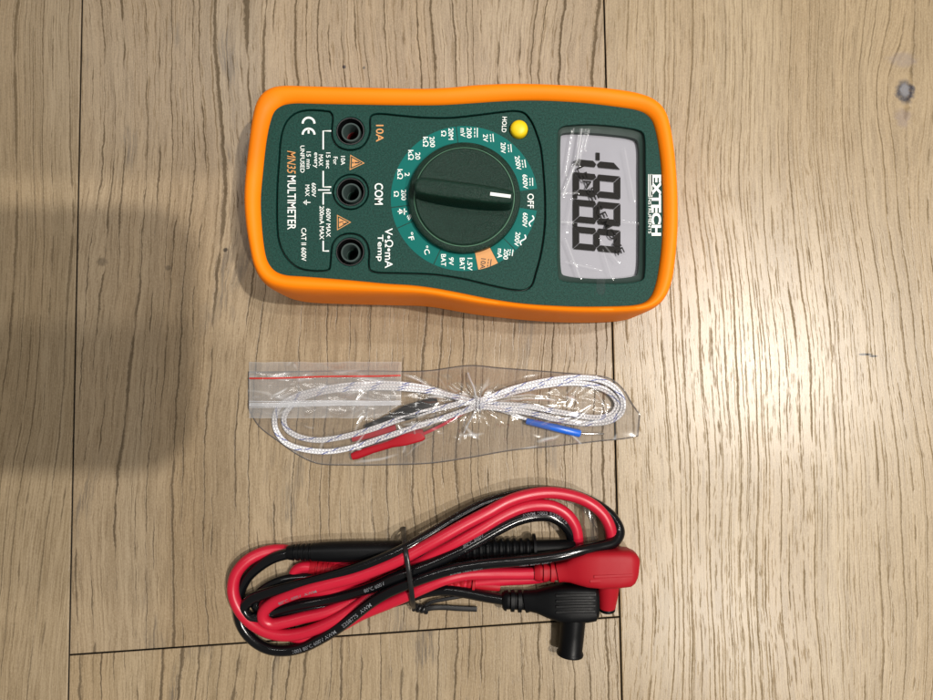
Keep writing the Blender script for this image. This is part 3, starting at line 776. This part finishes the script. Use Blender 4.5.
# probes
def probe(root, a, b, rb, mat, name='probe', ribs=True):
    A, B = P(*a), P(*b); L = (B-A).length/PX
    prof = [(0, 6.2), (2, 6.8)]
    for k in range(4): s = 7+k*5; prof += [(s, 7.6+k*.3), (s+.3, 6.3+k*.3), (s+2.0, 6.3+k*.3), (s+2.3, 7.7+k*.3)]
    prof += [(30, rb*.90), (42, rb*.98), (60, rb*1.02), (100, rb), (120, rb*.93), (L*.56, rb*.86)]
    s = L*.62
    while s < L*.84:
        prof += [(s, rb*.92), (s+1.2, rb*1.04), (s+3.2, rb*1.04), (s+4.4, rb*.86), (s+5.4, rb*.86)]; s += 6.4
    s = L*.852
    prof += [(s, rb*.9), (s+.6, rb*1.45), (s+3, rb*1.45), (s+3.6, rb*.85), (L*.92, rb*.85), (L*.985, rb*.8), (L, rb*.7)]
    mb = MB(); lathe(mb, A, [(r, h) for h, r in prof], seg=36, axis=(B-A))
    return mb.build(name, mat, root, sharp=35)
pb_ = probe(blk, (287, 552.5, 14), (575, 548, 14), 9.9, M['blackplug'])
probe(red, (309, 567.5, 7), (500, 586.5, 6), 6.0, M['redplug'])

# plugs
def plug(root, mat, ax, zaxis, ribs, body, stem, name='plug'):
    pass
def stations(rows):
    return [(P(u, v, z), hw, hh, ex_) for (u, v, z, hw, hh, ex_) in rows]
mb = MB()
rows = [(534, 572.6, 17, 6.6, 7.2, 2.2), (536, 572.6, 17, 7.6, 7.8, 2.4)]
u = 539.5
for k in range(3): rows += [(u, 572.3, 17, 8.3+k*.3, 8.2, 2.6), (u+.3, 572.3, 17, 7.2, 6.2, 2.6), (u+3.2, 572.2, 17, 7.3, 6.2, 2.6), (u+3.5, 572.2, 17, 8.6+k*.3, 8.4, 2.6)]; u += 7.2
rows += [(562, 571.4, 17.5, 9.4, 8.8, 2.6), (568, 570.6, 18, 10.8, 10, 2.8), (576, 568.8, 19, 14.5, 12.5, 3.2), (586, 567.8, 20, 16.8, 14.5, 4), (598, 567.6, 20, 17.6, 15.2, 5), (616, 567, 20, 17.7, 15.4, 5), (628, 566.4, 20, 17.2, 15, 4.5), (633.5, 566.6, 20, 14.6, 13.4, 4), (636.5, 567, 20, 10.5, 10.5, 3.4)]
loft(mb, stations(rows), 36)
pr = mb.build('plug', M['redplug'], red, sharp=35)
mb = MB()
for vv, zz, k in ((576.0, 34.6, 0), (580.4, 33.8, 1), (584.6, 29.5, 2)):
    mb2 = []
    w_ = path([(594-k*4, vv+.6, zz-.2), (610, vv, zz), (632, vv-1.0, zz-.6)], 2); loft(mb, [(p, 1.5, 1.3, 6) for p in w_], 16)
mb.build('plug_ridge', M['redplug'], pr)
mb = MB()
A, B = P(608, 582, 16), P(606.8, 607, 9.5); Ls = (B-A).length/PX
lathe(mb, A, [(11.2, 0), (10.2, Ls*.5), (8.4, Ls*.98), (7.6, Ls)], seg=32, axis=B-A)
sh_ = mb.build('plug_shroud', M['redplug'], pr, sharp=35)
mb = MB(); lathe(mb, B, [(7.9, -.5), (8.2, .2), (8.2, 2.6), (7.2, 3.4), (5, 3.4), (4.6, -1)], seg=32, axis=B-A, cap1=False)
mb.build('shroud_tip', M['blackplug'], sh_, sharp=35)

mb = MB()
rows = [(502, 600.0, 12, 6.6, 7.2, 2.2), (504, 600.0, 12, 9, 8.5, 2.4)]
u = 507
for k in range(3): rows += [(u, 600.3+k*.3, 12.2, 9.8+k*.3, 8.8, 2.6), (u+.3, 600.4+k*.3, 12.2, 8, 6.4, 2.6), (u+3.4, 600.5+k*.3, 12.2, 8, 6.4, 2.6), (u+3.7, 600.6+k*.3, 12.2, 10+k*.3, 9, 2.6)]; u += 7.2
rows += [(530, 600.6, 13, 9.8, 9.4, 2.6), (537, 600.9, 13.5, 10.8, 10.2, 2.8), (547, 601.6, 14.5, 14, 12, 3.2), (558, 602.3, 15, 16.6, 13.2, 4), (570, 602.5, 15, 17.2, 13.6, 5), (586, 602.2, 15, 17, 13.4, 5), (594, 602, 15, 16, 13, 4.5), (597.5, 602, 15, 12.5, 10.5, 4)]
loft(mb, stations(rows), 36)
pk = mb.build('plug', M['blackplug'], blk, sharp=35)
mb = MB()
for vv, zz in ((595, 27.6), (600.5, 28.1), (606, 28.2), (611.5, 27.8), (616.4, 25.2)):
    w_ = path([(556, vv+.8, zz-.5), (575, vv, zz), (595, vv-.2, zz-.6)], 2); loft(mb, [(p, 1.5, 1.3, 6) for p in w_], 16)
mb.build('plug_ridge', M['blackplug'], pk)
mb = MB()
A, B = P(573.5, 612, 15), P(570, 653, 12.6); Ls = (B-A).length/PX
lathe(mb, A, [(12.2, 0), (12.0, Ls*.5), (11.5, Ls-3), (12.4, Ls-1.6), (12.9, Ls), (12.6, Ls+1.4), (11, Ls+2), (8, Ls+2), (7.6, Ls-18), (.1, Ls-18)], seg=40, axis=B-A, cap1=False)
mb.build('plug_shroud', M['blackplug'], pk, sharp=35)

# clear tip cover
mb = MB(); A, B = P(591, 543, 8), P(586, 503, 8); Lc = (B-A).length/PX
lathe(mb, A, [(8.2, 0), (8.4, Lc*.4), (8, Lc*.8), (6.5, Lc), (4, Lc+2), (.1, Lc+2.4)], seg=32, axis=B-A, cap1=False)
tc = mb.build('tip_cover', M['clearcap'], None, org=P(589, 523, 0))
tc['label'] = 'clear plastic probe tip cover lying inside the red cable bend'; tc['category'] = 'cap'

# twist tie
tt = thing('twist_tie', 'black plastic twist tie bound round the coiled leads', 'twist tie', P(410, 590, 0))
def ribbon(mb, pts, wpx, hpx):
    w = path(pts, 1.4); loft(mb, [(p, wpx, hpx, 2.6) for p in w], 12)
mb = MB(); ribbon(mb, [(403.5,528,2),(403.5,531,8),(403.8,536,20),(404.6,543,30),(406,553,38),(408,566,40),(410,580,37),(411.6,592,33),(412.6,601,27),(414,607,14),(416,608,7)], 2.5, 1.4)
mb.build('tie_loop', M['tie'], tt, sharp=60)
mb = MB()
# twisted knot: two strands round one another
for ph0 in (0, math.pi):
    pts = []
    for k in range(22):
        t = k/21; a = ph0+t*math.pi*3.2
        pts.append((413.5+13*t, 607+3*t+2.6*math.cos(a), 8-3*t+2.4*math.sin(a)))
    tube(mb, path(pts, 1.0), 1.9, 10)
mb.build('tie_knot', M['tie'], tt, sharp=60)
mb = MB(); ribbon(mb, [(424,610,5),(430,608,5.5),(442,607.3,5),(458,608.3,4.5),(477,609,4)], 2.6, 1.1); mb.build('tie_end', M['tie'], tt, sharp=60)
mb = MB(); ribbon(mb, [(422,608,5),(430,602.5,6),(443,599.5,6.5),(463,596,6)], 1.8, 1.1); mb.build('tie_end', M['tie'], tt, sharp=60)

# ------------------------------------------------------------------ thermocouple inside the bag
tp = thing('thermocouple', 'white braided thermocouple wire with red plug and blue sleeve coiled in clear bag', 'thermocouple', P(450, 412, 0))
K = (474, 404)
def jit(s, z0): return z0+1.2*math.sin(s*1.7)
loops = [
 [(478,403,10),(440,393,9),(400,388,8),(360,388,7),(325,391.5,6),(303,398,5),(290,407,4.5),(284,418,4),(286,428,4),(296,435.5,4.5),(316,440,5),(342,437,6),(372,429,7),(402,418.5,8),(432,410,9),(474,401,11)],
 [(478,401,12),(515,388,9),(545,381,8),(575,377.5,7),(600,380,6),(615,388,5),(622.5,400,4.5),(621.5,412,4.5),(612,420,5),(590,423.5,6),(560,420,7),(525,412,8),(478,406,10)],
 [(478,406,8),(430,389,7),(390,383.5,6),(350,385,5),(318,390,5),(294,397,4),(279,407,4),(274.5,420,4),(278,434,4),(287,443.5,4),(302,449,5),(326,451.5,5),(352,447.5,6),(385,437,7),(420,425.5,8),(474,407,9)],
 [(478,404,11),(512,392.5,8),(545,385.5,7),(575,383,6),(598,387,5),(611,394,5),(617,404,5),(612,414,5),(596,417.5,5),(565,413,6),(525,406,8),(478,404,9)]]
allp = [p for lp in loops for p in lp]
for off in (0, 1):
    pass
mb = MB()
base = path(allp, 1.8); fr = frames(base)
for sgn in (-1, 1):
    tube(mb, [p+f[1]*(sgn*1.4*PX)+f[2]*(.4*sgn*PX) for p, f in zip(base, fr)], 1.5, 8)
mb.build('braided_wire', M['braid'], tp, sharp=80)
mb = MB(); pts = [(480,406,5),(510,413,5),(528,420,4.5)]; tube(mb, path(pts, 2), 1.8, 8); mb.build('wire_end', M['braid'], tp, sharp=80)
mb = MB(); lathe(mb, P(526,421,5), [(2.6, 0), (3.3, 1), (3.7, 25), (3.9, 30), (3.9, 54), (3.3, 55)], seg=20, axis=P(582,434,5)-P(526,421,5)); mb.build('blue_sleeve', M['blue'], tp, sharp=50)
mb = MB(); lathe(mb, P(581,433.5,5), [(1.1, 0), (1.1, 22), (.4, 23)], seg=12, axis=P(610,434,5)-P(581,433.5,5)); mb.build('probe_tip', M['metal'], tp, sharp=50)
mb = MB(); loft(mb, stations([(424,434,6,5,4,4),(421,434.8,6,6.2,4.6,5),(405,439.5,6,6,4.8,5),(398,441.6,6,5,4.4,4),(392,443.3,6,4.2,4,2.4),(372,449.5,5,4,3.8,2.2),(357,455,5,4.2,3.8,2.2),(352,456.6,5,3.4,3.4,2.2)]), 24)
mb.build('banana_plug', M['redplug'], tp, sharp=40)['label'] = 'red banana plug'
mb = MB(); tube(mb, path([(423,434,6),(440,426,5),(456,417,5),(470,409,6)], 2), 1.7, 8); mb.build('plug_wire', M['redpvc'], tp)
mb = MB(); loft(mb, stations([(438,403,5,4,3.5,3),(434,404,5,7,4.8,5),(406,413,5,7.5,5,5),(396,417,5,5,4,2.4),(372,426,4,4,3.8,2.2),(366,428,4,3.4,3.2,2.2)]), 24)
mb.build('banana_plug', M['blackplug'], tp, sharp=40)['label'] = 'black banana plug'
mb = MB(); loft(mb, stations([(396,428,3.4,4,3,2.4),(372,434,3.4,4,3,2.4),(352,438,3.4,4,3,2.4)]), 20)
mb.build('plug_sleeve', M['redplug'], tp, sharp=40)
# clear wire tie round the middle
mb = MB()
for dv, rr_ in ((0, 7.5), (3, 8.2)):
    c = P(477+dv, 404, 9); ring = []
    for k in range(33):
        a = 2*math.pi*k/32; ring.append(c+Vector((0.25*math.sin(a)*rr_*.4, math.cos(a)*rr_, math.sin(a)*rr_*.85))*PX)
    tube(mb, resample(ring, 1.2*PX), .9, 8)
tube(mb, path([(476,398,14),(474,388,13),(470,379,9),(468,373,4)], 1.5), 1.0, 8)
tube(mb, path([(476,410,12),(472,417,10),(466,428,7),(464,433,4)], 1.5), 1.0, 8)
mb.build('wire_tie', M['zip'], tp)

# ------------------------------------------------------------------ zip bag
bg = thing('zip_bag', 'clear crumpled zip bag with red stripe holding the white thermocouple wire', 'plastic bag', P(445, 412, 0))
top_px = [(248.5,372),(270,372),(330,371),(380,371),(400,371.5),(430,370.5),(470,365.5),(500,368),(540,371),(580,374.5),(610,378.5),(624,390),(633,405),(640,414)]
bot_px = [(248.5,408),(258,425),(278,441),(300,456),(318,463.5),(345,465),(400,464.5),(432,463),(470,457.5),(510,450.5),(560,445.5),(600,441),(625,438.5),(638,436)]
tw = resample(catmull([Vector((a, b, 0)) for a, b in top_px]), 1.0); bw = resample(catmull([Vector((a, b, 0)) for a, b in bot_px]), 1.0)
def samp(L, t): f = t*(len(L)-1); i = min(int(f), len(L)-2); return L[i].lerp(L[i+1], f-i)
def ridged(x, y, z, o=3):
    s = 0; a = 1
    for k in range(o):
        s += a*(1-abs(noise.noise(Vector((x, y, z+k*7.1))))*2.2); x *= 2.1; y *= 2.1; a *= .5
    return s/1.75
def bagz(u, v, s, t):
    ed = min(1, min(s, 1-s)*9)*min(1, min(t, 1-t)*2.6); ed = ed**.9
    # folds radiate from the tie
    dx, dy = u-477, v-402; r = math.hypot(dx, dy)+1; a = math.atan2(dy, dx)
    fold = ridged(a*2.6, r*.006, 1.0)*math.exp(-r/70)*3.6
    cr = ridged(u*.018, v*.036, 5.0, 2)*3.0 + ridged(u*.045, v*.07, 8.0, 1)*.7
    return 1.2+ed*(9.5+fold+cr*1.15+2.5*noise.noise(Vector((u*.02, v*.03, 2))))
random.seed(11)
GX0, GY0, GW, GH = 240, 355, 820, 240        # half-step raster of sharp creases
cre = [[0.0]*GW for _ in range(GH)]
def add_crease(u0, v0, u1, v1, h, w):
    n = int(math.hypot(u1-u0, v1-v0)*2)+1; bend = random.uniform(-.12, .12)*math.hypot(u1-u0, v1-v0)
    L = max(math.hypot(u1-u0, v1-v0), 1e-6); nx_, ny_ = -(v1-v0)/L, (u1-u0)/L
    loc = {}
    for k in range(n+1):
        t = k/n; bb = bend*4*t*(1-t); u = u0+(u1-u0)*t+nx_*bb; v = v0+(v1-v0)*t+ny_*bb; hh = h*math.sin(math.pi*min(1, t*1.0+.02))**.6 if 0 < t < 1 else 0
        ci, cj = (u-GX0)*2, (v-GY0)*2; R = int(w*2*2)+1
        for jj in range(int(cj)-R, int(cj)+R+1):
            for ii in range(int(ci)-R, int(ci)+R+1):
                if 0 <= ii < GW and 0 <= jj < GH:
                    d = math.hypot(ii-ci, jj-cj)/2/w; val = hh*math.exp(-d*d)
                    if abs(val) > abs(loc.get((ii, jj), 0)): loc[(ii, jj)] = val
    for (ii, jj), val in loc.items(): cre[jj][ii] += val
for k in range(13):                           # gathers round the wire tie
    a = random.uniform(0, 6.28); r0 = random.uniform(5, 16); r1 = r0+random.uniform(12, 60)
    add_crease(477+math.cos(a)*r0*1.3, 403+math.sin(a)*r0*.8, 477+math.cos(a)*r1*1.6, 403+math.sin(a)*r1*.55, random.choice((-1, 1))*random.uniform(.3, .9), random.uniform(1.2, 2.4))
for k in range(60):                           # loose wrinkles
    u = random.uniform(255, 632); v = random.uniform(374, 460); a = random.gauss(0, .8)+(math.pi if random.random() < .5 else 0); L = random.uniform(8, 55)
    add_crease(u, v, u+math.cos(a)*L, v+math.sin(a)*L*.7, random.choice((-1, 1))*random.uniform(.4, 1.2), random.uniform(1.1, 2.2))
def cval(u, v):
    i, j = int((u-GX0)*2), int((v-GY0)*2)
    if 0 <= i < GW-1 and 0 <= j < GH-1:
        fx, fy = (u-GX0)*2-i, (v-GY0)*2-j
        return (cre[j][i]*(1-fx)+cre[j][i+1]*fx)*(1-fy)+(cre[j+1][i]*(1-fx)+cre[j+1][i+1]*fx)*fy
    return 0
NU, NV = 600, 150
def bag_sheet(sign):
    mb = MB(); mb.fold = []
    for i in range(NU+1):
        s = i/NU; a, b = samp(tw, s), samp(bw, s)
        for j in range(NV+1):
            t = j/NV; q = a.lerp(b, t)
            z = bagz(q.x, q.y, s, t)+cval(q.x, q.y)*min(1, min(t, 1-t)*8)
            if sign < 0: z = .35+.25*noise.noise(Vector((q.x*.05, q.y*.05, 9)))
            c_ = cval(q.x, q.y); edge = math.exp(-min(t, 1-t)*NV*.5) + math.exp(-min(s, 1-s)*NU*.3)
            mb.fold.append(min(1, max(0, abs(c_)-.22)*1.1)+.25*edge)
            # ragged outline
            w = 1.2*noise.noise(Vector((q.x*.08, q.y*.08, 4)))
            mb.v.append(P(q.x+w, q.y+w, z))
    for i in range(NU):
        for j in range(NV):
            k = i*(NV+1)+j; mb.face((k, k+NV+1, k+NV+2, k+1))
    return mb
def foldattr(o, vals):
    a = o.data.attributes.new('fold', 'FLOAT', 'POINT')
    for i, v in enumerate(vals): a.data[i].value = v
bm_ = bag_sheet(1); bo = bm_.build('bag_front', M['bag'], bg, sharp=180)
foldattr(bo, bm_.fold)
mb = MB()
rim = [P(p.x, p.y, 1.2) for p in tw]+[P(p.x, p.y, 1.2) for p in reversed(bw)]
rim = resample(rim, 2*PX); rim.append(rim[0])
tube(mb, rim, .55, 6); mb.build('heat_sealed_edge', M['seam'], bg)
# folded zip flap
mb = MB(); nx, ny = 280, 110; mb.fold = []
def flapz(u, v): return 12.5+1.8*ridged(u*.02, v*.04, 12.0, 2)+.5*ridged(u*.05, v*.07, 14.0, 1) - 8.0*max(0, (378-v)/16.0)**1.0 - 4.5*max(0, (262-u)/14.0) - 1.5*max(0, (u-390)/11)
for i in range(nx+1):
    for j in range(ny+1):
        s, t = i/nx, j/ny; u = 249.2+s*152
        v = (362.2-.3*s)+t*(44+ (12 if s > .93 else 12)*1.0 - 14*max(0, s-.85)/.15*1.0)
        w = .8*noise.noise(Vector((u*.07, v*.07, 6)))
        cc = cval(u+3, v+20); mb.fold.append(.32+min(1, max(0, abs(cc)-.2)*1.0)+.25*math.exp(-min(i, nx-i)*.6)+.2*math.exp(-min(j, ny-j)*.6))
        mb.v.append(P(u+w, v+w, max(1.0, flapz(u, v))+1.5+.8*cc))
for i in range(nx):
    for j in range(ny):
        k = i*(ny+1)+j; mb.face((k, k+ny+1, k+ny+2, k+1))
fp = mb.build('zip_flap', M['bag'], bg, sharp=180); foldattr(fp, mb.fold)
def band(name, v0, v1, hw, hh, mat, par):
    mb = MB(); pts = []
    for k in range(40):
        s = k/39; u = 249.5+s*151; v = v0+(v1-v0)*s+.35*math.sin(s*9)
        pts.append((u, v, max(1.0, flapz(u, v))+2.6))
    w = [P(*p) for p in pts]
    loft(mb, [(p, hw, hh, 3) for p in w], 12)
    return mb.build(name, mat, par, sharp=50)
band('zip_strip', 404.5, 402.6, 2.0, .5, M['zip'], fp)
band('zip_strip', 401.2, 400.8, .6, .5, M['zip'], fp)
band('zip_strip', 407.4, 404.6, .5, .5, M['zip'], fp)
band('red_stripe', 378.3, 375.3, .85, .3, M['redline'], fp)

# ------------------------------------------------------------------ phone that takes the picture (throws the big shadow)
x0, x1, y0, y1, zb = -310, 88, -56, 180, 707
pcx, pcy = (x0+x1)/2, (y0+y1)/2
ph = thing('smartphone', 'dark smartphone held level above the floor', 'smartphone', Vector((pcx, pcy, zb))*PX)
def rrect(cx, cy, hx, hy, r, z, n=10):
    out = []
    for qx, qy, a0 in ((1, 1, 0), (-1, 1, 90), (-1, -1, 180), (1, -1, 270)):
        for k in range(n+1):
            a = math.radians(a0+90*k/n); out.append(Vector((cx+qx*(hx-r)+r*math.cos(a), cy+qy*(hy-r)+r*math.sin(a), z))*PX)
    return out
hx, hy = (x1-x0)/2, (y1-y0)/2
mb = MB(); mb.rings([rrect(pcx, pcy, hx-4, hy-4, 42, zb), rrect(pcx, pcy, hx-1, hy-1, 45, zb+2), rrect(pcx, pcy, hx, hy, 46, zb+6), rrect(pcx, pcy, hx, hy, 46, zb+16), rrect(pcx, pcy, hx-3, hy-3, 43, zb+20)])
mb.build('phone_body', M['phone'], ph, sharp=40)
mb = MB(); mb.rings([rrect(pcx, pcy, hx-6, hy-6, 38, zb+20.1), rrect(pcx, pcy, hx-6, hy-6, 38, zb+20.8)]); mb.build('screen', M['black'], ph, smooth=False)
mb = MB(); lathe(mb, Vector((30, 0, 0))*PX, [(17, zb), (17, zb-3), (15, zb-4), (.1, zb-4)], seg=32, cap1=False); mb.build('camera_lens', M['black'], ph)

# ------------------------------------------------------------------ light, world, camera
def lamp(name, x, y, z, power, size, col=(1, .945, .87)):
    l = bpy.data.lights.new(name, 'AREA'); l.shape = 'DISK'; l.size = size; l.energy = power; l.color = col
    o = bpy.data.objects.new(name, l); COL.objects.link(o); o.location = Vector((x, y, z))*PX
    return o
lamp('ceiling_downlight', 2766, 120, 6000, 53, .065)
lamp('ceiling_downlight', 2330, -2100, 6000, 30, .065)
lamp('ceiling_downlight', 2400, 1000, 6000, 19, .09)
l = bpy.data.lights.new('added_highlight_strip', 'AREA'); l.shape = 'RECTANGLE'; l.size = 2.4; l.size_y = .035; l.energy = 20; l.color = (1, .97, .93)  # added strip giving cables highlight lines, in place of a broad bright ceiling
o = bpy.data.objects.new('added_highlight_strip', l); COL.objects.link(o); o.location = Vector((-500, 3000, 6000))*PX
wd = bpy.data.worlds.new('World'); SC.world = wd; wd.use_nodes = True
bgd = wd.node_tree.nodes['Background']; bgd.inputs[0].default_value = (1.0, .94, .84, 1); bgd.inputs[1].default_value = .16

cam = bpy.data.cameras.new('camera'); cam.sensor_width = 36; cam.lens = 36*700/933.0; cam.clip_start = .005; cam.clip_end = 50
co = bpy.data.objects.new('camera', cam); COL.objects.link(co); co.location = (0, 0, DH*PX); co.rotation_euler = (TH, 0, 0)
SC.camera = co
vs_ = SC.view_settings; vs_.view_transform = 'Standard'; vs_.look = 'None'; vs_.exposure = 0; vs_.gamma = 1
try:
    SC.cycles.transparent_max_bounces = 24; SC.cycles.max_bounces = 10
except Exception: pass
for o in list(SC.objects):
    if '_o' in o: del o['_o']
